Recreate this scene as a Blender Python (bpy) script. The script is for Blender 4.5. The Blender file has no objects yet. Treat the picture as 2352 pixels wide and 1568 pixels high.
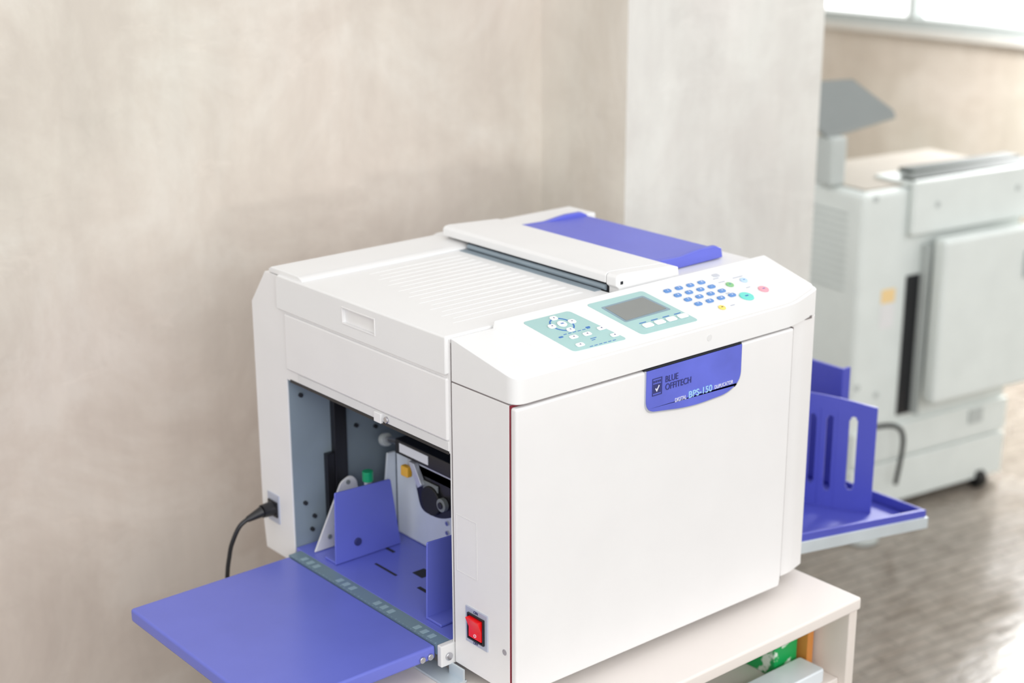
import bpy, bmesh, math, random
import numpy as np
from mathutils import Vector, Matrix
random.seed(3)
S=bpy.context.scene
COL=S.collection

# ------------------------------------------------------------------ materials
def lin(c):
    return tuple(((v/255)/12.92 if v/255<=.04045 else (((v/255)+.055)/1.055)**2.4) for v in c)+(1,)
def mat(name,c,rough=.5,metal=0,var=.03,scale=12,bump=0,bscale=200,spec=.5,emit=0):
    m=bpy.data.materials.new(name); m.use_nodes=True
    nt=m.node_tree; b=nt.nodes['Principled BSDF']
    tc=nt.nodes.new('ShaderNodeTexCoord'); n=nt.nodes.new('ShaderNodeTexNoise'); n.inputs['Scale'].default_value=scale; n.inputs['Detail'].default_value=4
    nt.links.new(tc.outputs['Object'],n.inputs['Vector'])
    r=nt.nodes.new('ShaderNodeValToRGB'); L=lin(c)
    r.color_ramp.elements[0].position=.3; r.color_ramp.elements[1].position=.7
    r.color_ramp.elements[0].color=tuple(max(0,v*(1-var)) for v in L[:3])+(1,)
    r.color_ramp.elements[1].color=tuple(min(1,v*(1+var)) for v in L[:3])+(1,)
    nt.links.new(n.outputs['Fac'],r.inputs['Fac']); nt.links.new(r.outputs['Color'],b.inputs['Base Color'])
    b.inputs['Roughness'].default_value=rough; b.inputs['Metallic'].default_value=metal; b.inputs['Specular IOR Level'].default_value=spec
    if bump:
        n2=nt.nodes.new('ShaderNodeTexNoise'); n2.inputs['Scale'].default_value=bscale; nt.links.new(tc.outputs['Object'],n2.inputs['Vector'])
        bp=nt.nodes.new('ShaderNodeBump'); bp.inputs['Strength'].default_value=bump; bp.inputs['Distance'].default_value=.002
        nt.links.new(n2.outputs['Fac'],bp.inputs['Height']); nt.links.new(bp.outputs['Normal'],b.inputs['Normal'])
    if emit:
        b.inputs['Emission Color'].default_value=L; b.inputs['Emission Strength'].default_value=emit
    return m
WHITE=mat('white_plastic',(231,230,230),.42,var=.012,bump=.05,bscale=900)
WHITE2=mat('white_plastic_lid',(231,231,231),.45,var=.01)
OFFW=mat('off_white',(220,220,220),.5)
SEAM=mat('seam_dark',(118,110,110),.8)
REDSEAM=mat('seam_red',(130,34,50),.7)
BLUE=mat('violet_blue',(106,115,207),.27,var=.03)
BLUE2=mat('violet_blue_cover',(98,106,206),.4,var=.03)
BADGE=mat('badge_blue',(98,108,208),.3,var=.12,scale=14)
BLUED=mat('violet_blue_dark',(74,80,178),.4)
NAVY=mat('navy',(50,54,110),.5)
STEEL=mat('blue_grey_steel',(142,156,166),.45,.1,var=.06)
STEELP=mat('pale_panel',(226,233,238),.3,.05,var=.06)
STEELL=mat('light_steel',(206,216,222),.35,.3,var=.06)
RULER=mat('ruler_teal',(122,146,160),.4,.2)
RULERL=mat('ruler_notch',(160,186,196),.4,.2)
BLACK=mat('black_plastic',(26,26,30),.35)
DARK=mat('dark_void',(34,36,42),.8)
CHROME=mat('chrome',(200,200,205),.2,.9)
TEAL=mat('teal_membrane',(162,198,196),.45)
SCREEN=mat('lcd_glass',(128,132,130),.15)
SCREENF=mat('lcd_frame',(126,150,164),.3)
KEYW=mat('key_white',(238,240,240),.4)
KEYB=mat('key_blue',(92,140,202),.4)
INKB=mat('ink_blue',(48,108,182),.5)
GREEN=mat('key_green',(130,190,130),.4)
LBLUE=mat('key_lightblue',(182,210,238),.4)
PINK=mat('key_pink',(238,160,174),.4)
CYAN=mat('key_cyan',(106,216,204),.4)
YEL=mat('key_yellow',(238,214,105),.4)
ORY=mat('knob_yellow',(238,182,60),.35)
GRN=mat('knob_green',(0,150,100),.35)
RED=mat('rocker_red',(220,20,24),.25,emit=.2)
PLATEG=mat('switch_plate',(184,190,206),.35,.2)
SILV=mat('silver_trim',(200,204,214),.3,.3)
LIGHTC=mat('lettering_cyan',(160,205,242),.4)
TWHITE=mat('lettering_white',(226,228,244),.4)
TABLE=mat('white_laminate',(232,224,218),.4,var=.02,scale=4)
TABLEE=mat('laminate_edge',(226,217,209),.5,var=.03)
COP=mat('copier_grey_white',(214,220,217),.5)
COPD=mat('copier_grey',(180,186,184),.5)
COPB=mat('copier_panel_grey',(126,131,130),.45)
COPG=mat('copier_glass_dark',(60,68,64),.5,spec=.2)
COPT=mat('copier_top_beige',(160,153,142),.6,spec=.2)
ORANGE=mat('orange_pack',(212,138,66),.5)
LABELY=mat('label_orange',(235,205,150),.5)
GLOW=mat('window_glow',(255,255,255),.5,emit=2.2)
FRAME=mat('window_frame',(168,174,172),.4)
SILL=mat('window_sill',(204,202,196),.4)
RUB=mat('rubber',(20,20,20),.6)
GREENP=mat('green_pack',(20,165,85),.4)
nt=GREENP.node_tree; rr_=[n for n in nt.nodes if n.type=='VALTORGB'][0]; nn_=[n for n in nt.nodes if n.type=='TEX_NOISE'][0]; nn_.inputs['Scale'].default_value=34
rr_.color_ramp.elements[0].position=.55; rr_.color_ramp.elements[0].color=lin((20,165,85)); rr_.color_ramp.elements[1].position=.60; rr_.color_ramp.elements[1].color=lin((225,240,225))

def wallmat(name,c1,c2,c3,s=1.0):
    m=bpy.data.materials.new(name); m.use_nodes=True; nt=m.node_tree; b=nt.nodes['Principled BSDF']
    tc=nt.nodes.new('ShaderNodeTexCoord')
    def noise(sc,scale,det,rough=.55,dist=0,rot=(0,0,0)):
        mp=nt.nodes.new('ShaderNodeMapping'); mp.inputs['Scale'].default_value=sc; mp.inputs['Rotation'].default_value=rot; nt.links.new(tc.outputs['Object'],mp.inputs['Vector'])
        n=nt.nodes.new('ShaderNodeTexNoise'); n.inputs['Scale'].default_value=scale; n.inputs['Detail'].default_value=det; n.inputs['Roughness'].default_value=rough; n.inputs['Distortion'].default_value=dist
        nt.links.new(mp.outputs[0],n.inputs['Vector']); return n
    def ramp(n,p0,a,p1,b_):
        r=nt.nodes.new('ShaderNodeValToRGB'); r.color_ramp.elements[0].position=p0; r.color_ramp.elements[0].color=a; r.color_ramp.elements[1].position=p1; r.color_ramp.elements[1].color=b_
        nt.links.new(n.outputs['Fac'],r.inputs['Fac']); return r
    def mul(a,b_):
        mx=nt.nodes.new('ShaderNodeMixRGB'); mx.blend_type='MULTIPLY'; mx.inputs[0].default_value=1
        nt.links.new(a.outputs[0],mx.inputs[1]); nt.links.new(b_.outputs[0],mx.inputs[2]); return mx
    g=lambda v:(v,v,v,1)
    n=noise((1,1,1),3.4*s,11,.68,.5)
    r=ramp(n,.38,lin(c1),.62,lin(c3)); k=r.color_ramp.elements.new(.5); k.color=lin(c2)
    r2=ramp(noise((7,7,1.5),2.4,8,.68),.34,g(.955),.66,g(1.03))
    r3=ramp(noise((1,1,1),.9,2),.4,(.975,1.0,.975,1),.6,(1.025,.995,.985,1))
    r4=ramp(noise((1.3,1.3,4.5),2.4,10,.75,.8,(0,.5,0)),.59,g(1),.612,g(1.04))
    r5=ramp(noise((1.6,1.6,3.6),2.9,9,.72,.8,(0,-.6,0)),.37,g(.97),.40,g(1))
    o=mul(mul(mul(mul(r,r2),r3),r4),r5)
    nt.links.new(o.outputs[0],b.inputs['Base Color'])
    b.inputs['Roughness'].default_value=.6
    bp=nt.nodes.new('ShaderNodeBump'); bp.inputs['Strength'].default_value=.15; bp.inputs['Distance'].default_value=.005
    nt.links.new(n.outputs['Fac'],bp.inputs['Height']); nt.links.new(bp.outputs['Normal'],b.inputs['Normal'])
    return m
WALL=wallmat('polished_concrete',(202,192,183),(209,200,191),(216,209,201))
PIL=wallmat('pillar_concrete',(207,202,199),(212,208,205),(218,215,212))
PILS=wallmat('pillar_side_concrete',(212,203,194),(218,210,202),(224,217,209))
FARW=wallmat('far_concrete',(188,180,168),(195,188,177),(202,196,186))
def floormat():
    m=bpy.data.materials.new('glossy_plank_floor'); m.use_nodes=True; nt=m.node_tree; b=nt.nodes['Principled BSDF']
    tc=nt.nodes.new('ShaderNodeTexCoord'); mp=nt.nodes.new('ShaderNodeMapping'); mp.inputs['Rotation'].default_value=(0,0,.5); mp.inputs['Scale'].default_value=(7,18,1)
    nt.links.new(tc.outputs['Object'],mp.inputs['Vector'])
    n=nt.nodes.new('ShaderNodeTexNoise'); n.inputs['Scale'].default_value=2; n.inputs['Detail'].default_value=7; nt.links.new(mp.outputs[0],n.inputs['Vector'])
    r=nt.nodes.new('ShaderNodeValToRGB'); e=r.color_ramp.elements; e[0].position=.35; e[0].color=lin((130,121,111)); e[1].position=.65; e[1].color=lin((150,142,132))
    nt.links.new(n.outputs['Fac'],r.inputs['Fac'])
    mp3=nt.nodes.new('ShaderNodeMapping'); mp3.inputs['Rotation'].default_value=(0,0,.15); nt.links.new(tc.outputs['Object'],mp3.inputs['Vector'])
    br=nt.nodes.new('ShaderNodeTexBrick'); br.inputs['Scale'].default_value=6; br.inputs['Brick Width'].default_value=.9; br.inputs['Row Height'].default_value=.2; br.inputs['Mortar Size'].default_value=.02
    br.inputs['Color1'].default_value=(1.04,1.035,1.03,1); br.inputs['Color2'].default_value=(.94,.94,.94,1); br.inputs['Mortar'].default_value=(.72,.72,.72,1)
    nt.links.new(mp3.outputs[0],br.inputs['Vector'])
    mx=nt.nodes.new('ShaderNodeMixRGB'); mx.blend_type='MULTIPLY'; mx.inputs[0].default_value=1
    nt.links.new(r.outputs[0],mx.inputs[1]); nt.links.new(br.outputs['Color'],mx.inputs[2])
    n2=nt.nodes.new('ShaderNodeTexNoise'); n2.inputs['Scale'].default_value=6; n2.inputs['Detail'].default_value=5; nt.links.new(tc.outputs['Object'],n2.inputs['Vector'])
    rr=nt.nodes.new('ShaderNodeMapRange'); rr.inputs[1].default_value=.35; rr.inputs[2].default_value=.65; rr.inputs[3].default_value=.08; rr.inputs[4].default_value=.30
    nt.links.new(n2.outputs['Fac'],rr.inputs[0]); nt.links.new(rr.outputs[0],b.inputs['Roughness'])
    bp=nt.nodes.new('ShaderNodeBump'); bp.inputs['Strength'].default_value=.22; bp.inputs['Distance'].default_value=.006
    nt.links.new(n.outputs['Fac'],bp.inputs['Height'])
    bp2=nt.nodes.new('ShaderNodeBump'); bp2.inputs['Strength'].default_value=.5; bp2.inputs['Distance'].default_value=.002; bp2.invert=True
    nt.links.new(br.outputs['Fac'],bp2.inputs['Height']); nt.links.new(bp.outputs['Normal'],bp2.inputs['Normal']); nt.links.new(bp2.outputs['Normal'],b.inputs['Normal'])
    nt.links.new(mx.outputs[0],b.inputs['Base Color'])
    return m
FLOOR=floormat()

# ------------------------------------------------------------------ helpers
def empty(name,loc,label,cat):
    o=bpy.data.objects.new(name,None); o.location=loc; o.empty_display_size=.05; COL.objects.link(o)
    o['label']=label; o['category']=cat
    return o
def world(o):
    M=Matrix.LocRotScale(o.location,o.rotation_euler,o.scale)
    return (world(o.parent)@o.matrix_parent_inverse@M) if o.parent else M
def attach(o,par):
    if par is None: return
    o.parent=par; o.matrix_parent_inverse=world(par).inverted()
def finish(bm,name,mats,par=None,bevel=0,seg=3,smooth=True,label=None):
    bmesh.ops.recalc_face_normals(bm,faces=bm.faces[:])
    me=bpy.data.meshes.new(name); bm.to_mesh(me); bm.free()
    for m in (mats if isinstance(mats,(list,tuple)) else [mats]): me.materials.append(m)
    o=bpy.data.objects.new(name,me); COL.objects.link(o)
    if bevel:
        b=o.modifiers.new('bevel','BEVEL'); b.width=bevel; b.segments=seg; b.limit_method='ANGLE'; b.angle_limit=math.radians(28)
    if smooth and bevel:
        for f in me.polygons: f.use_smooth=True
        w=o.modifiers.new('wn','WEIGHTED_NORMAL'); w.weight=80
    if label: o['label']=label
    attach(o,par); return o
def abox(bm,x0,x1,y0,y1,z0,z1,mi=0,M=None):
    vs=[bm.verts.new((x,y,z)) for x in(x0,x1) for y in(y0,y1) for z in(z0,z1)]
    if M: 
        for v in vs: v.co=M@v.co
    for q in((0,1,3,2),(4,6,7,5),(0,4,5,1),(2,3,7,6),(0,2,6,4),(1,5,7,3)):
        f=bm.faces.new([vs[i] for i in q]); f.material_index=mi
def box(name,x0,x1,y0,y1,z0,z1,m,par=None,bevel=0,**k):
    bm=bmesh.new(); abox(bm,x0,x1,y0,y1,z0,z1,0,k.pop('M',None)); return finish(bm,name,m,par,bevel,**k)
def aprism(bm,bot,top,mi=0):
    a=[bm.verts.new(p) for p in bot]; b=[bm.verts.new(p) for p in top]; n=len(a)
    f=bm.faces.new(a); f.material_index=mi; f=bm.faces.new(b[::-1]); f.material_index=mi
    for i in range(n):
        f=bm.faces.new((a[i],a[(i+1)%n],b[(i+1)%n],b[i])); f.material_index=mi
def lift(pts,ax,v):
    if ax==0: return [(v,p[0],p[1]) for p in pts]
    if ax==1: return [(p[0],v,p[1]) for p in pts]
    return [(p[0],p[1],v) for p in pts]
def prism(name,pts,ax,a0,a1,m,par=None,bevel=0,**k):
    bm=bmesh.new(); aprism(bm,lift(pts,ax,a0),lift(pts,ax,a1)); return finish(bm,name,m,par,bevel,**k)
def rnd(pts,r,seg=5):
    out=[]; n=len(pts)
    rs=r if isinstance(r,(list,tuple)) else [r]*n
    for i in range(n):
        p=Vector(pts[i]); a=Vector(pts[i-1]); c=Vector(pts[(i+1)%n]); rr=rs[i]
        if rr<=0: out.append(tuple(p)); continue
        d1=(a-p).normalized(); d2=(c-p).normalized(); q0=p+d1*rr; q1=p+d2*rr
        for j in range(seg+1):
            t=j/seg; out.append(tuple((1-t)**2*q0+2*t*(1-t)*p+t*t*q1))
    return out
def rrect(x0,x1,y0,y1,r): return rnd([(x0,y0),(x1,y0),(x1,y1),(x0,y1)],r)
def circ(cx,cy,r,n=24): return [(cx+r*math.cos(2*math.pi*i/n),cy+r*math.sin(2*math.pi*i/n)) for i in range(n)]
def acyl(bm,p0,p1,r0,r1=None,n=24,mi=0):
    r1=r0 if r1 is None else r1
    p0=Vector(p0);p1=Vector(p1); d=(p1-p0).normalized(); u=d.orthogonal().normalized(); v=d.cross(u)
    ring=lambda p,r:[tuple(p+u*r*math.cos(2*math.pi*i/n)+v*r*math.sin(2*math.pi*i/n)) for i in range(n)]
    aprism(bm,ring(p0,r0),ring(p1,r1),mi)
def cyl(name,p0,p1,r,m,par=None,bevel=0,r1=None,n=24,**k):
    bm=bmesh.new(); acyl(bm,p0,p1,r,r1,n); return finish(bm,name,m,par,bevel,**k)
def tube(name,pts,r,m,par=None,n=10,sub=8):
    P=[Vector(p) for p in pts]; Q=[]
    for i in range(len(P)-1):
        a=P[max(i-1,0)];b=P[i];c=P[i+1];d=P[min(i+2,len(P)-1)]
        for j in range(sub):
            t=j/sub; Q.append(.5*((2*b)+(-a+c)*t+(2*a-5*b+4*c-d)*t*t+(-a+3*b-3*c+d)*t**3))
    Q.append(P[-1]); bm=bmesh.new(); prev=None; u=None; first=None
    for i,q in enumerate(Q):
        d=(Q[min(i+1,len(Q)-1)]-Q[max(i-1,0)]).normalized()
        u=d.orthogonal().normalized() if u is None else (u-d*u.dot(d)).normalized()
        v=d.cross(u); ring=[bm.verts.new(q+u*r*math.cos(2*math.pi*k/n)+v*r*math.sin(2*math.pi*k/n)) for k in range(n)]
        if prev:
            for k in range(n): bm.faces.new((prev[k],prev[(k+1)%n],ring[(k+1)%n],ring[k])).smooth=True
        else: first=ring
        prev=ring
    bm.faces.new(first); bm.faces.new(prev)
    return finish(bm,name,m,par)
def apply_bool(o,cut):
    b=o.modifiers.new('b','BOOLEAN'); b.operation='DIFFERENCE'; b.object=cut; b.solver='EXACT'
    saved=[]
    for mm in list(o.modifiers):
        if mm.type!='BOOLEAN': saved.append(mm); mm.show_viewport=False
    dg=bpy.context.evaluated_depsgraph_get(); dg.update()
    me=bpy.data.meshes.new_from_object(o.evaluated_get(dg)); o.modifiers.remove(b)
    for mm in saved: mm.show_viewport=True
    nm=o.data.name; o.data=me; me.name=nm
    bpy.data.objects.remove(cut,do_unlink=True)
def text(name,body,loc,size,m,par,rot,bold=0,sx=1,label=None,align='LEFT'):
    c=bpy.data.curves.new(name,'FONT'); c.body=body; c.size=size; c.offset=bold; c.extrude=.0003; c.align_x=align
    t=bpy.data.objects.new(name,c); COL.objects.link(t)
    dg=bpy.context.evaluated_depsgraph_get(); me=bpy.data.meshes.new_from_object(t.evaluated_get(dg))
    bpy.data.objects.remove(t,do_unlink=True)
    me.transform(Matrix.Translation(loc)@rot@Matrix.Diagonal((sx,1,1,1)))
    me.materials.clear(); me.materials.append(m)
    o=bpy.data.objects.new(name,me); COL.objects.link(o)
    if label:o['label']=label
    attach(o,par); return o
def fitx(o,x0,x1):
    xs=[v.co.x for v in o.data.vertices]; a,b=min(xs),max(xs)
    for v in o.data.vertices: v.co.x=x0+(v.co.x-a)*(x1-x0)/(b-a)
RF=Matrix.Rotation(math.pi/2,4,'X')
RL=Matrix.Rotation(-math.pi/2,4,'Z')@Matrix.Rotation(math.pi/2,4,'X')
def struct(o): o['kind']='structure'; return o

# ------------------------------------------------------------------ room
struct(box('floor',-4,7,-4.2,3.4,-.05,0,FLOOR))
struct(box('wall_left',-4,.876,.956,1.1,0,3.2,WALL))
pil=struct(box('pillar_1',.876,1.43,.72,1.1,0,3.2,[PIL,PILS]))  # concrete pillar standing out from the left wall
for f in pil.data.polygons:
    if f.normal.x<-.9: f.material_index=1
struct(box('wall_back',.9,4.2,3.2,3.35,0,3.2,FARW))
Xf=4.0
bm=bmesh.new()
abox(bm,Xf,Xf+.12,-4.2,3.35,0,.94); abox(bm,Xf,Xf+.12,-4.2,3.35,2.3,3.2)
abox(bm,Xf,Xf+.12,3.0,3.35,.94,2.3); abox(bm,Xf,Xf+.12,-4.2,.3,.94,2.3)
struct(finish(bm,'wall_right',FARW))
bm=bmesh.new()
abox(bm,Xf-.03,Xf+.02,.25,3.05,.932,.955,2)
abox(bm,Xf+.0,Xf+.09,.3,3.0,.955,.995); abox(bm,Xf+.02,Xf+.09,.3,3.0,2.26,2.3)
for y in(.3,1.2,2.36,2.965): abox(bm,Xf+.01,Xf+.08,y,y+.03,.99,2.27)
abox(bm,Xf+.085,Xf+.09,.3,3.0,.99,2.27,1)
struct(finish(bm,'window_1',[FRAME,GLOW,SILL]))
struct(box('sun_cut_wall',-4,4,-4.2,-4.05,0,1.10,FARW))  # unseen low wall, added so its top edge cuts off the low sun

# ------------------------------------------------------------------ stand
stand=empty('side_table',(.25,.2,0),'white laminate side table holding the duplicator, open shelf below','table')
tz=.585
box('table_top',-.10,.592,-.082,.56,tz-.020,tz,[TABLE],stand,.004)
box('side_panel',.572,.590,-.078,.55,.0,tz-.0202,TABLEE,stand,.003)
box('side_panel',-.09,-.066,-.070,.55,.0,tz-.0202,TABLEE,stand,.003)
box('shelf',-.0655,.5715,-.065,.55,.435,.453,TABLE,stand,.002)
box('shelf',-.0655,.5715,-.065,.55,.12,.14,TABLE,stand,.002)
g=prism('paper_packet',rnd([(.497,-.005),(.548,-.005),(.550,.12),(.50,.14)],.004),2,.4535,.556,GREENP,None,.002)
g['label']='green and white printed paper packet standing on the table shelf'; g['category']='paper packet'
g=box('cardboard_folder',.5525,.566,-.02,.2,.4535,.562,ORANGE,None,.002)
g['label']='orange-brown cardboard folder upright against the table side'; g['category']='folder'
g=prism('metal_tray',rnd([(.15,-.06),(.545,-.06),(.545,-.012),(.15,-.012)],.006),2,.4535,.476,STEELP,None,.003)
g['label']='pale metal tray on the open table shelf'; g['category']='tray'

# ------------------------------------------------------------------ duplicator
D=empty('digital_duplicator',(.29,.3,.585),'white digital duplicator with violet-blue trays on a white table','printer')
box('base_frame',.03,.55,.03,.57,.596,.606,STEELL,D)
for x in(.05,.5):
    for y in(.06,.52): cyl('foot',(x,y,.5852),(x,y,.596),.018,RUB,D)
prof=[(.1265,.606),(.592,.606),(.598,.66),(.598,.997),(.557,1.050),(.1265,1.050)]
body=prism('body',prof,0,0,.583,WHITE,D,.006)
cut=box('cut',-.05,.5,.128,.511,.618,.898,WHITE); apply_bool(body,cut)
prism('front_housing',rnd([(0,.1235),(0,.0125),(.54,.0125),(.579,.022),(.581,.1235)],[0,.001,.01,.006,0]),2,.606,.9945,WHITE,D,.003)
box('housing_seam',.0015,.575,.118,.1275,.62,1.045,SEAM,D)
box('lid_seam',.0012,.56,.014,.12,.994,.998,SEAM,D)
door=prism('front_door',[(.001,.605),(.503,.6),(.506,.62),(.506,.9935),(.001,.9925)],1,0,.0116,WHITE,D,.0035,seg=4)
box('door_gap',.0006,.49,.0112,.0126,.61,.9945,REDSEAM,D)
box('door_gap_edge',.5062,.509,.004,.0124,.61,.993,SEAM,D)
foot=rnd([(0,.1235),(0,.0),(.505,0),(.579,.021),(.581,.1235)],[.001,.018,.02,.01,.001],6)
bm=bmesh.new(); aprism(bm,[(x,y,.9965) for x,y in foot],[(x,y,1.0285+.19*y) for x,y in foot])
lid=finish(bm,'control_panel_housing',WHITE2,D,.004,seg=3)
k=.24; cs,sn=math.cos(math.atan(k)),math.sin(math.atan(k))
def PP(x,y,h): return (x,y-h*sn,1.033+k*y+h*cs)
def plate(name,pts,h0,h1,m,par,bevel=0,**kw):
    bm=bmesh.new(); aprism(bm,[PP(x,y,h0) for x,y in pts],[PP(x,y,h1) for x,y in pts]); return finish(bm,name,m,par,bevel,**kw)
panel=plate('control_panel',rnd([(.066,.1225),(.094,.001),(.50,.001),(.572,.022),(.578,.1225)],[.004,.006,.02,.01,.004]),-.012,0,WHITE2,D,.003)
m1=plate('key_membrane',rnd([(.098,.103),(.110,.0185),(.198,.0155),(.177,.103)],.006),0,.0006,TEAL,panel,label='pale teal key membrane')
m2=plate('display_membrane',rnd([(.211,.107),(.225,.0155),(.327,.014),(.314,.107)],.006),0,.0006,TEAL,panel)
m2b=plate('lcd_bezel',rnd([(.224,.093),(.227,.049),(.313,.051),(.304,.096)],.003),.0005,.0008,SCREENF,panel)
plate('display',rnd([(.229,.090),(.231,.052),(.308,.055),(.3,.092)],.001),.0007,.0011,SCREEN,panel,label='grey liquid-crystal display')
def ringplate(name,cx,cy,r0,r1,h0,h1,m,par,n=40):
    bm=bmesh.new(); O_=[];I_=[]
    for h in(h0,h1):
        O_.append([bm.verts.new(PP(cx+r1*math.cos(2*math.pi*i/n),cy+r1*math.sin(2*math.pi*i/n),h)) for i in range(n)])
        I_.append([bm.verts.new(PP(cx+r0*math.cos(2*math.pi*i/n),cy+r0*math.sin(2*math.pi*i/n),h)) for i in range(n)])
    for i in range(n):
        j=(i+1)%n
        bm.faces.new((O_[0][i],O_[0][j],O_[1][j],O_[1][i])); bm.faces.new((I_[0][j],I_[0][i],I_[1][i],I_[1][j]))
        bm.faces.new((O_[1][i],O_[1][j],I_[1][j],I_[1][i])); bm.faces.new((O_[0][j],O_[0][i],I_[0][i],I_[0][j]))
    return finish(bm,name,m,par)
dc=(.143,.078)
ringplate('dial_ring',*dc,.0145,.0163,.0005,.0010,INKB,panel)
def keyshape(cx,cy,w,h,r): return rrect(cx-w/2,cx+w/2,cy-h/2,cy+h/2,r)
for dx,dy in [(0,.0160),(0,-.0160),(.0170,0),(-.0170,0)]:
    kx=plate('arrow_key',keyshape(dc[0]+dx,dc[1]+dy,.011,.009,.004),.0006,.0024,KEYW,panel,.0006)
    a=math.atan2(dy,dx); T=[(dc[0]+dx+.0015*math.cos(a+q),dc[1]+dy+.0015*math.sin(a+q)) for q in(0,2.3,-2.3)]
    plate('arrow_mark',T,.0023,.0026,NAVY,panel)
plate('confirm_key',circ(*dc,.0066),.0006,.0024,KEYW,panel,.0006)
TP=Matrix.Rotation(math.atan(k),4,'X')
text('confirm_lettering','OK',PP(dc[0]-.0025,dc[1]-.0013,.0025),.0036,INKB,panel,TP)
for (x,y) in [(.128,.0275),(.188,.0285),(.134,.046),(.156,.045),(.184,.049)]:
    plate('function_key',keyshape(x,y,.0125,.0075,.003),.0006,.0022,KEYW,panel,.0006)
    plate('function_mark',[(x-.0014,y),(x+.0011,y+.0013),(x+.0011,y-.0013)],.0021,.0024,NAVY,panel)
def dash(x,y,w,h,m,r=.0002,hh=.0009,nm='print_mark'): plate(nm,keyshape(x,y,w,h,r),.0002,hh,m,panel)
for i in range(6):
    for (x,y) in [(.129+i*.0080,.0565),(.140+i*.0078,.0195)]: dash(x,y,.0052,.0009,INKB)
dash(.119,.053,.007,.0028,INKB,.001); dash(.170,.059,.007,.0028,INKB,.001); dash(.157,.0345,.010,.0010,INKB); dash(.154,.031,.006,.0009,INKB)
for i in range(4):
    x=.249+i*.0213
    plate('soft_key',keyshape(x,.030,.0165,.009,.003),.0006,.0026,KEYW,panel,.0008)
    dash(x-.001,.039,.012,.0014,INKB,.0005)
for r in range(4):
    for c in range(4):
        x=.3475+c*.0222+r*.0045; y=.0925-r*.0150
        kx=plate('number_key',keyshape(x,y,.0120,.0072,.003),0,.0020,KEYB,panel,.0006)
        text('key_lettering','123C456-789+*0#='[r*4+c],PP(x-.0013,y-.0017,.0021),.0048,TWHITE,panel,TP)
for nm,x,y,rr,m in [('green_key',.449,.0715,.0058,GREEN),('pale_blue_key',.480,.0735,.0056,LBLUE),('stop_key',.4865,.0425,.0076,PINK),('start_key',.445,.0365,.0103,CYAN),('yellow_key',.385,.0265,.0052,YEL)]:
    plate(nm,circ(x,y,rr,32),0,.0020,m,panel,.0008)
    plate(nm+'_mark',keyshape(x,y,rr*.6,rr*.22,.0003),.0019,.0022,INKB if m is not YEL else DARK,panel)
for (x,y,w) in [(.445,.083,.012),(.480,.085,.02),(.47,.056,.008),(.427,.055,.008),(.445,.094,.011),(.406,.0265,.008)]:
    dash(x,y,w,.0014,PLATEG,.0002,.0003)
plate('indicator_lens',keyshape(.452,.101,.012,.008,.003),0,.0006,SILV,panel)
cyl('round_mark',(.3335,.0002,1.0145),(.3335,-.0005,1.0145),.0045,OFFW,lid)

bp_=rnd([(.2165,.9935),(.2165,.9385),(.30,.9270),(.374,.9300),(.3955,.9450),(.3955,.9935)],[0,.016,.03,.018,.012,0],8)
cx_=.306
prism('handle_trim',[(cx_+(x-cx_)*1.018,z-(.0020 if z<.98 else 0)) for x,z in bp_],1,-.0016,.001,SILV,door,.0006)
bd=prism('badge',bp_,1,-.0026,.001,BADGE,door,.0005,label='violet-blue name plate badge')
box('handle_slot',.215,.397,-.0004,.004,.9912,.9955,DARK,door)
y0=-.0030
fitx(text('badge_lettering','BLUE',(.2500,y0,.9720),.0122,NAVY,bd,RF,0),.2505,.2735)
fitx(text('badge_lettering','OFFITECH',(.2500,y0,.9612),.0122,NAVY,bd,RF,0),.2505,.2980)
fitx(text('badge_lettering','DIGITAL',(.2665,y0,.9405),.0080,TWHITE,bd,RF,0),.2690,.2900)
fitx(text('badge_lettering','BPS-150',(.2945,y0,.9405),.0128,LIGHTC,bd,RF,.0002),.2945,.3390)
fitx(text('badge_lettering','DUPLICATOR',(.3490,y0,.9415),.0076,TWHITE,bd,RF,0),.3440,.3800)
def frame4(bm,x0,x1,z0,z1,t,ya,yb,L=False):
    for a,b,c,d in((x0,x1,z0,z0+t),(x0,x1,z1-t,z1),(x0,x0+t,z0+t,z1-t),(x1-t,x1,z0+t,z1-t)):
        if L: abox(bm,ya,yb,a,b,c,d)
        else: abox(bm,a,b,ya,yb,c,d)
bm=bmesh.new(); frame4(bm,.2265,.2440,.9580,.9815,.0010,-.0032,-.0025)
abox(bm,.2285,.2420,-.0030,-.0025,.9612,.9735)
for i in range(4): abox(bm,.2285+.0036*i,.2310+.0036*i,-.0030,-.0025,.9753,.9783)
finish(bm,'badge_emblem',NAVY,bd)
ck=[(.2315,.9672),(.2329,.9681),(.2343,.9658),(.2382,.9716),(.2392,.9706),(.2344,.9628)]
prism('badge_check_mark',ck,1,-.0034,-.0029,TWHITE,bd)

# -- left side face items
sl=prism('scanner_lid',[(.129,1.0035),(.524,1.0035),(.524,1.0465),(.518,1.0535),(.129,1.0535)],0,-.0045,.29,WHITE2,D,.003)
cut=box('cut',-.02,.004,.281,.354,1.0205,1.0410,WHITE); apply_bool(sl,cut)
bm=bmesh.new(); frame4(bm,.279,.356,1.0187,1.0428,.0020,-.0053,-.003,True)
finish(bm,'grip_frame',WHITE,sl,.0005)
box('grip_recess',.0028,.0036,.282,.353,1.0210,1.0406,OFFW,sl)
box('upper_side_cover',-.0035,.004,.130,.506,.915,.9985,WHITE,D,.0025)
box('side_flap',-.0015,.004,.1295,.478,.901,.9135,OFFW,D,.001)
box('cover_clip',-.005,.0,.272,.288,.8985,.9125,WHITE2,D,.001)
cyl('cover_screw',(-.0045,.262,.9065),(-.0,.262,.9065),.0045,CHROME,D,.0008)
box('opening_lip',-.001,.006,.13,.50,.8965,.9005,BLACK,D)
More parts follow.
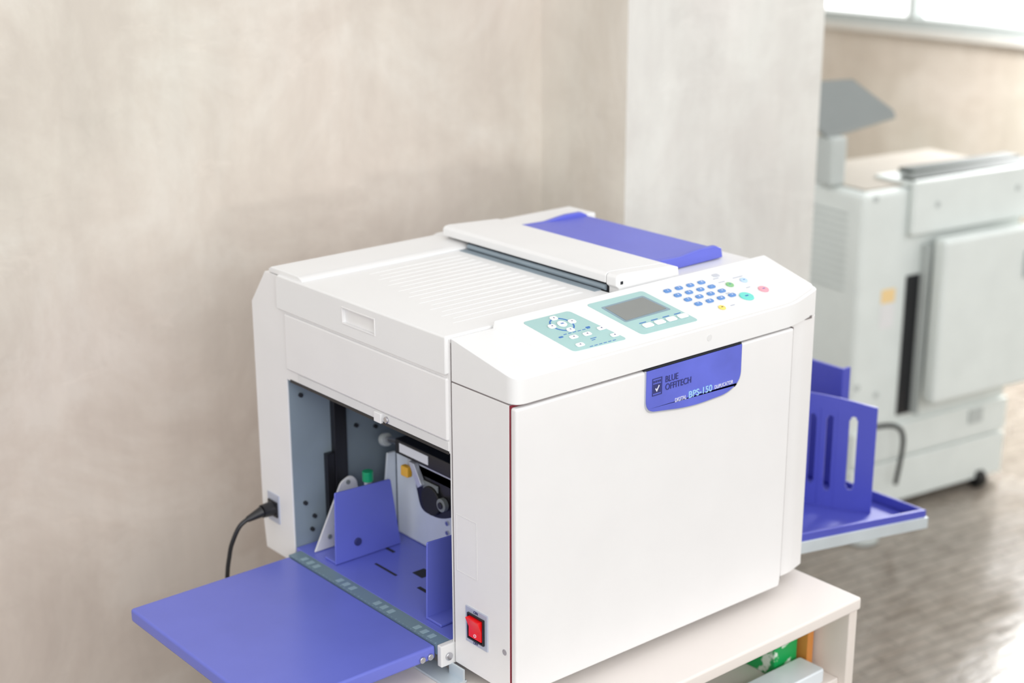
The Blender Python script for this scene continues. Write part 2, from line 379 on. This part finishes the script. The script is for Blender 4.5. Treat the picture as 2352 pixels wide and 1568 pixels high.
bm=bmesh.new(); frame4(bm,.076,.1175,.741,.820,.0006,-.0004,.0005,True)
finish(bm,'hatch_outline',OFFW,D)
sp=box('power_switch',-.002,.001,.0545,.0985,.6485,.699,PLATEG,D,.0006,label='red rocker power switch on a grey plate')
bm=bmesh.new(); frame4(bm,.0595,.0925,.6555,.692,.0022,-.0045,-.0015,True); abox(bm,-.0022,-.0018,.0605,.0915,.6575,.690)
finish(bm,'switch_bezel',BLACK,sp,.0004)
bm=bmesh.new(); R_=[(-.002,.6595),(-.005,.6595),(-.0048,.6735),(-.0105,.6885),(-.002,.6885)]
aprism(bm,[(x,.0635,z) for x,z in R_],[(x,.089,z) for x,z in R_])
finish(bm,'rocker',RED,sp,.0006)
text('switch_lettering','ON',(-.0022,.0815,.6938),.0055,NAVY,sp,RL)
text('switch_lettering','OFF',(-.0022,.0825,.6500),.0055,NAVY,sp,RL)
text('rocker_symbol','O',(-.0053,.0782,.6625),.0065,TWHITE,sp,RL)
cyl('lock_hole',(-.0006,.022,.662),(.001,.022,.662),.004,CHROME,D)
il=box('power_inlet',-.002,.001,.548,.579,.657,.703,PLATEG,D,.0005,label='mains socket with grey plate')
box('socket',-.0045,-.001,.551,.576,.667,.692,BLACK,il,.001)

# -- top
prism('top_rear_rim',[(.462,1.0505),(.545,1.0505),(.548,1.0555),(.54,1.0600),(.47,1.0600),(.458,1.0555)],0,.0,.30,WHITE2,D,.002)
prism('top_rear_rim',[(.485,1.049),(.556,1.049),(.556,1.057),(.549,1.062),(.485,1.062)],0,.43,.582,WHITE2,D,.003)
prism('top_rear_rim',[(.516,1.049),(.556,1.049),(.552,1.057),(.545,1.061),(.516,1.061)],0,.30,.4295,WHITE2,D,.002)
bm=bmesh.new()
for i in range(17):
    y=.170+i*.0165; x0=.040+.0035*i+.010*(i%2)
    a=[(x0,y-.0003,1.0534),(.262,y-.0045,1.0534),(.262,y+.0045,1.0534),(x0,y+.0003,1.0534)]
    b=[(x0,y-.0001,1.0537),(.258,y-.0004,1.0547),(.258,y+.0004,1.0547),(x0,y+.0001,1.0537)]
    aprism(bm,a,b)
finish(bm,'paper_ribs',WHITE2,sl,0)
adfp=[(.296,1.0640),(.2885,1.0655),(.2885,1.0760),(.292,1.0795),(.300,1.0805),(.395,1.0750),(.408,1.0715),(.410,1.060),(.410,1.049),(.305,1.049),(.305,1.0640)]
adf=prism('document_feeder',adfp,1,.152,.512,WHITE2,D,.0012)
prism('feeder_end_cap',[(.294,1.060),(.2885,1.0645),(.2885,1.0760),(.292,1.0795),(.300,1.0805),(.395,1.0750),(.408,1.0715),(.410,1.060),(.410,1.049),(.294,1.049)],1,.131,.1510,WHITE2,D,.0015)
box('feeder_slot',.294,.304,.153,.4575,1.0515,1.0645,DARK,D)
cyl('feeder_roller',(.2935,.155,1.0575),(.2935,.455,1.0575),.0042,STEEL,D)
box('feeder_guide_strip',.276,.288,.160,.455,1.0535,1.0545,STEEL,D)
box('latch_hole',.2965,.3005,.1300,.1315,1.066,1.0700,DARK,D)
bm=bmesh.new()
P=[(.4105,1.0690),(.48,1.0665),(.545,1.0650),(.551,1.062),(.551,1.050),(.4105,1.050)]
aprism(bm,lift(P,1,.186),lift(P,1,.468))
for (a,b) in((.178,.186),(.468,.477)):
    Q=[(.4105,1.050),(.4105,1.0690),(.46,1.0675),(.485,1.0705),(.505,1.0725),(.535,1.0720),(.548,1.066),(.551,1.052)]
    aprism(bm,lift(Q,1,a),lift(Q,1,b))
finish(bm,'feeder_cover',BLUE2,D,.0015,label='violet-blue document cover')

# -- paper bay interior
bm=bmesh.new()
abox(bm,.002,.40,.5095,.5105,.6185,.8975); abox(bm,.002,.40,.129,.5105,.8965,.8975)
abox(bm,.399,.40,.129,.5105,.6185,.8975); abox(bm,.002,.40,.129,.130,.6185,.8975)
bay=finish(bm,'paper_bay',STEEL,D)
box('bay_post',.070,.092,.498,.509,.63,.895,BLACK,bay,.001)
box('bay_post',.056,.070,.500,.509,.63,.77,BLACK,bay,.001)
for (x,z) in [(.02,.87),(.02,.70),(.035,.675),(.115,.80),(.135,.825),(.15,.79),(.03,.655)]: cyl('bay_rivet',(x,.505,z),(x,.5098,z),.0032,DARK,bay,n=12)
box('inner_plate',.150,.154,.20,.455,.634,.765,STEELP,bay,.001,label='pale metal inner plate')
prism('inner_plate_flange',[(.12,.634),(.1498,.634),(.1498,.765),(.135,.765)],1,.456,.460,STEELP,bay,.001)
for (y,z) in [(.33,.69),(.33,.675),(.30,.67)]: cyl('inner_screw',(.147,y,z),(.151,y,z),.0035,CHROME,bay,n=12)
prism('inner_bracket',rnd([(.012,.634),(.062,.732),(.080,.740),(.090,.730),(.106,.634)],[0,.006,.008,.006,0]),1,.474,.477,OFFW,bay,.0006,label='off-white triangular bracket')
for (x,z) in [(.074,.730),(.038,.652),(.05,.665)]: cyl('bracket_hole',(x,.472,z),(x,.4745,z),.0035,COPB,bay,n=12)
cyl('green_knob',(.078,.427,.7455),(.078,.427,.761),.0082,GRN,bay,.001)
box('knob_post',.074,.082,.423,.431,.64,.7455,SILV,bay)
cyl('drive_rod',(.13,.452,.79),(.125,.385,.805),.005,CHROME,bay)
cyl('rod_collar',(.13,.458,.788),(.13,.448,.791),.010,COPD,bay,.001)
box('feed_bar',.105,.148,.135,.395,.792,.815,BLACK,bay,.002)
box('feed_bar_label',.1040,.1052,.315,.383,.7975,.811,KEYW,bay)
box('feed_arm_plate',.112,.122,.265,.375,.772,.791,SILV,bay,.001)
box('yellow_knob',.102,.1115,.362,.379,.763,.779,ORY,bay,.002)
prism('pickup_housing',rnd([(.362,.788),(.245,.788),(.245,.742),(.30,.716),(.345,.716),(.356,.75)],[.004,.004,.01,.02,.014,.01]),0,.112,.148,BLACK,bay,.002)
cyl('pickup_roller',(.106,.315,.742),(.145,.315,.742),.022,RUB,bay,.002)
cyl('roller_hub',(.104,.287,.745),(.1115,.287,.745),.010,COPB,bay,.001)
cyl('roller_hub_center',(.102,.287,.745),(.1038,.287,.745),.005,BLACK,bay,.0005)
prism('pickup_lever',[(.361,.79),(.348,.79),(.330,.762),(.340,.755)],0,.103,.111,SILV,bay,.001)
box('pickup_bracket',.109,.1115,.30,.335,.755,.768,COPB,bay,.001)
# -- feed tray
tr=box('feed_tray',-.279,-.022,.137,.492,.612,.632,BLUE,D,.004,label='violet-blue folded-out paper feed tray')
it=box('inner_feed_tray',.001,.36,.1305,.5085,.622,.633,BLUE,D,.001)
bm=bmesh.new(); abox(bm,-.0215,.0005,.135,.494,.619,.633)
for i in range(4):
    for j in range(3):
        y=.155+i*.092+j*.016
        abox(bm,-.017,-.006,y,y+.008,.6325,.6334,1)
for i in range(40): abox(bm,-.0215,-.0200 if i%5 else -.0185,.14+i*.0088,.1406+i*.0088,.6325,.6333,1)
finish(bm,'ruler_strip',[RULER,RULERL],tr,label='grey-teal metal hinge strip with ruler marks')
for q in((.057,.061,.335,.387),(.082,.103,.305,.328),(.058,.064,.255,.285),(.10,.105,.40,.455)): box('tray_slot',*q,.6328,.6334,DARK,it)
def guide(name,y,side):
    bm=bmesh.new(); G=rnd([(.011,.634),(.014,.746),(.112,.742),(.128,.634)],[0,.003,.003,0])
    aprism(bm,lift(G,1,y),lift(G,1,y+.003))
    abox(bm,.012,.128,min(y+.001,y+side*.03),max(y+.001,y+side*.03),.6335,.637)
    if side>0: acyl(bm,(.05,y-.003,.66),(.05,y+.001,.66),.006,n=14,mi=1)
    return finish(bm,name,[BLUE,NAVY],it,.0008)
guide('paper_guide',.418,1); guide('paper_guide',.199,-1)
hb=box('hinge_bracket',-.022,.008,.125,.1345,.603,.634,OFFW,tr,.002,label='off-white metal hinge bracket')
for x,z in((-.045,.619),(-.032,.619)): cyl('hinge_screw',(x,.1335,z),(x,.1375,z),.0045,CHROME,tr,.001)
cyl('hinge_screw',(-.010,.122,.617),(-.010,.1255,.617),.0055,CHROME,tr,.001)
box('support_bracket',-.03,.0,.10,.5,.5855,.589,STEELL,D); box('support_bracket',-.006,-.003,.10,.13,.589,.605,STEELL,D)

# -- output tray
def zt(x): return .612-(x-.585)*.16
def slab(bm,x0,x1,y0,y1,h0,h1,mi=0):
    aprism(bm,[(x0,y0,zt(x0)+h0),(x1,y0,zt(x1)+h0),(x1,y1,zt(x1)+h0),(x0,y1,zt(x0)+h0)],[(x0,y0,zt(x0)+h1),(x1,y0,zt(x1)+h1),(x1,y1,zt(x1)+h1),(x0,y1,zt(x0)+h1)],mi)
bm=bmesh.new()
slab(bm,.584,.955,.065,.46,-.004,0); slab(bm,.584,.955,.065,.072,0,.018); slab(bm,.948,.955,.0725,.46,0,.018); slab(bm,.584,.955,.453,.46,0,.018)
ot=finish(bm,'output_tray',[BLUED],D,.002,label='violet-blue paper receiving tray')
bm=bmesh.new(); slab(bm,.584,.956,.061,.065,-.014,.006); slab(bm,.584,.955,.065,.46,-.014,-.0045)
finish(bm,'tray_rail',STEELL,ot,.001)
def stopper(bm,p0,p1,z0,z1,slots,arch,th=.004,curve=.02):
    p0=Vector(p0);p1=Vector(p1);d=(p1-p0);L=d.length;d.normalize();nn=Vector((d.y,-d.x))
    N=100
    def pt(s,off): return p0+d*(s*L)+nn*(off+curve*math.sin(math.pi*s))
    for i in range(N):
        s0,s1=i/N,(i+1)/N; sm=(s0+s1)/2
        zt0=z1+arch*math.sin(math.pi*s0); zt1=z1+arch*math.sin(math.pi*s1)
        segs=[(z0,None)]
        for (a,b,za,zb) in slots:
            if a<=sm<=b:
                u=abs(sm-(a+b)/2)/((b-a)/2); e=.006*(1-math.sqrt(max(0,1-u*u)))
                segs=[(z0,za+e),(zb-e,None)]
        for a,b in segs:
            hi0=b if b else zt0; hi1=b if b else zt1
            A,B=pt(s0,0),pt(s1,0);C_,D_=pt(s1,th),pt(s0,th)
            aprism(bm,[(A.x,A.y,a),(B.x,B.y,a),(C_.x,C_.y,a),(D_.x,D_.y,a)],[(A.x,A.y,hi0),(B.x,B.y,hi1),(C_.x,C_.y,hi1),(D_.x,D_.y,hi0)])
    for s in(0.02,.5,.62,.74,.985):
        A=pt(s,-.004);B=pt(s,th)
        abox(bm,min(A.x,B.x)-.002,max(A.x,B.x)+.001,A.y-.0012,A.y+.0012,z0,z1-.006)
bm=bmesh.new()
stopper(bm,(.79,.33),(.885,.126),.562,.752,[(.53,.575,.61,.735),(.655,.70,.60,.735),(.815,.865,.605,.735),(.28,.33,.60,.735)],.018)
bmesh.ops.remove_doubles(bm,verts=bm.verts[:],dist=.00001)
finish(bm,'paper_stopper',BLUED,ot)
bm=bmesh.new(); abox(bm,.925,.932,.232,.44,.570,.782); abox(bm,.93,.946,.232,.238,.570,.782); abox(bm,.86,.93,.434,.44,.575,.782)
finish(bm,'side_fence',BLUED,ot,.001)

# power cord
pc=empty('power_cord',(-.02,.563,.68),'black mains power cord plugged into the duplicator','power cord')
bm=bmesh.new(); acyl(bm,(-.0046,.5635,.6795),(-.022,.5635,.6795),.0115,.010); acyl(bm,(-.0215,.5635,.6795),(-.046,.567,.672),.0085,.0045)
finish(bm,'plug',BLACK,pc)
tube('cable',[(-.044,.567,.673),(-.058,.569,.664),(-.068,.572,.645),(-.074,.576,.62),(-.080,.58,.56),(-.085,.59,.35),(-.09,.62,.1),(-.02,.7,.006),(.2,.8,.006)],.0035,BLACK,pc)

# ------------------------------------------------------------------ copier
O=Vector((2.011,.875,0)); MC=Matrix.Translation(O)@Matrix.Rotation(math.radians(-8.5),4,'Z')
CP=empty('office_copier',tuple(MC@Vector((.1,.25,0))),'large grey-white office copier with tilted control screen on casters','copier')
def cb(name,s0,s1,t0,t1,z0,z1,m,bevel=.004,par=CP,**kk): return box(name,s0,s1,t0,t1,z0,z1,m,par,bevel,M=MC,**kk)
cb('cabinet',-.173,.386,0,.34,.022,.846,COP,.016)
cb('scanner_unit',-.028,.43,-.022,-.0005,.728,.864,COP,.008)
cb('scanner_unit',-.028,.43,.0,.12,.8465,.858,COP,.004)
cb('scanner_top',-.150,.375,.02,.325,.8465,.8500,COPT,.002)
cb('document_glass',-.01,.42,.004,.05,.8585,.8665,COPG,.001); cb('document_glass',.05,.43,.06,.115,.8585,.8685,COPG,.001)
cb('dark_recess',-.016,.028,-.004,.01,.262,.625,BLACK,.001)
cb('recess_side',.028,.034,-.03,.0,.262,.70,COPD,.001)
dr=cb('bypass_door',.034,.44,-.075,-.0305,.300,.722,COP,.012)
cb('door_handle',.315,.365,-.080,-.0755,.590,.66,COPD,.006,par=dr)
cb('door_grip',.323,.360,-.083,-.0805,.600,.650,COPB,.003,par=dr)
w1=cb('drawer',-.168,.385,-.010,-.0005,.150,.240,COP,.004)
cb('drawer_handle',.24,.29,-.014,-.0105,.190,.230,COPD,.004,par=w1)
cb('drawer',-.168,.385,-.010,-.0005,.027,.143,COP,.004)
cb('warning_label',-.095,-.05,-.0010,.0,.565,.60,LABELY,0); cb('warning_label',-.095,-.05,-.0010,.0,.50,.56,OFFW,0)
for s,t,z in((-.135,-.002,.83),(.05,-.024,.80),(.33,-.024,.81),(-.09,-.002,.33),(-.155,-.002,.36)):
    a=MC@Vector((s,t,z)); b=MC@Vector((s,t+.003,z)); cyl('screw_cap',a,b,.008,COPD,CP)
bm=bmesh.new()
for i in range(12): abox(bm,-.1755,-.1725,.05,.30,.60+i*.017,.604+i*.017,0,MC)
finish(bm,'side_vent',COPD,CP)
for s,t in((-.12,.05),(.30,-.005),(-.12,.30),(.33,.30)):
    a=MC@Vector((s-.014,t,.0245)); b=MC@Vector((s+.014,t,.0245)); cyl('caster',a,b,.024,RUB,CP,.003)
a=MC@Vector((-.2,-.09,.0)); b=MC@Vector((-.2,-.09,.014)); cyl('stabilizer_foot',a,b,.045,COPD,CP,.004)
cb('stabilizer_arm',-.21,-.16,-.09,.03,.0145,.035,COPD,.003)
cb('screen_arm',-.19,-.14,.10,.16,.8465,.965,COPD,.008)
bm=bmesh.new()
A=[(1.78,1.16,1.062),(1.985,1.06,1.068),(2.085,1.00,.985),(1.84,1.02,.957)]
up=Vector((-.25,.25,.94)).normalized()*.024
aprism(bm,A,[tuple(Vector(p)+up) for p in A])
finish(bm,'operator_screen',COPB,CP,.006)
tube('copier_cable',[tuple(MC@Vector(p)) for p in((-.12,-.012,.25),(-.07,-.05,.26),(-.045,-.06,.22),(-.05,-.05,.10))],.006,RUB,CP)

# ------------------------------------------------------------------ camera
yaw,pitch,roll=0.8711,0.3065,-0.0023
fw=Vector((math.cos(yaw)*math.cos(pitch),math.sin(yaw)*math.cos(pitch),-math.sin(pitch)))
rt=Vector((math.sin(yaw),-math.cos(yaw),0)); upv=rt.cross(fw)
r2=math.cos(roll)*rt+math.sin(roll)*upv; u2=-math.sin(roll)*rt+math.cos(roll)*upv
cam=bpy.data.cameras.new('camera'); cam.lens=3593/2352*36; cam.sensor_width=36; cam.clip_start=.05
co=bpy.data.objects.new('camera',cam); COL.objects.link(co)
M=Matrix((r2,u2,-fw)).transposed().to_4x4(); M.translation=Vector((-1.1263,-1.3317,1.6299)); co.matrix_world=M
S.camera=co
cam.dof.use_dof=True; cam.dof.focus_distance=(Vector((.2,.02,.95))-M.translation).dot(fw); cam.dof.aperture_fstop=2.8

# ------------------------------------------------------------------ lights
W=bpy.data.worlds.new('world'); S.world=W; W.use_nodes=True
W.node_tree.nodes['Background'].inputs[0].default_value=(.97,.985,1,1); W.node_tree.nodes['Background'].inputs[1].default_value=1.10
def area(name,loc,tgt,sx,sy,e,c=(1,1,1)):
    l=bpy.data.lights.new(name,'AREA'); l.shape='RECTANGLE'; l.size=sx; l.size_y=sy; l.energy=e; l.color=c
    o=bpy.data.objects.new(name,l); o.location=loc; d=Vector(tgt)-Vector(loc); o.rotation_euler=d.to_track_quat('-Z','Y').to_euler(); COL.objects.link(o); return o
area('window_light',(-1.2,-3.6,2.3),(.2,.3,.8),3.5,1.8,80,(1,.995,.985))
area('far_fill_light',(3.3,-1.4,1.8),(2.3,1.2,.3),1.6,1.2,16)  # added fill to brighten the copier area, set away from the window
area('floor_patch_fill',(3.5,1.2,1.5),(3.15,1.0,0),.6,.6,60)  # added lamp that brightens a floor patch; no fixture stands there
sun=bpy.data.lights.new('low_sun','SUN'); sun.energy=.32; sun.angle=math.radians(2.5); sun.color=(1,.96,.92)
so=bpy.data.objects.new('low_sun',sun); COL.objects.link(so); so.rotation_euler=Vector((.35,1,-.022)).to_track_quat('-Z','Y').to_euler()
S.view_settings.view_transform='Standard'; S.view_settings.look='None'; S.view_settings.exposure=.08
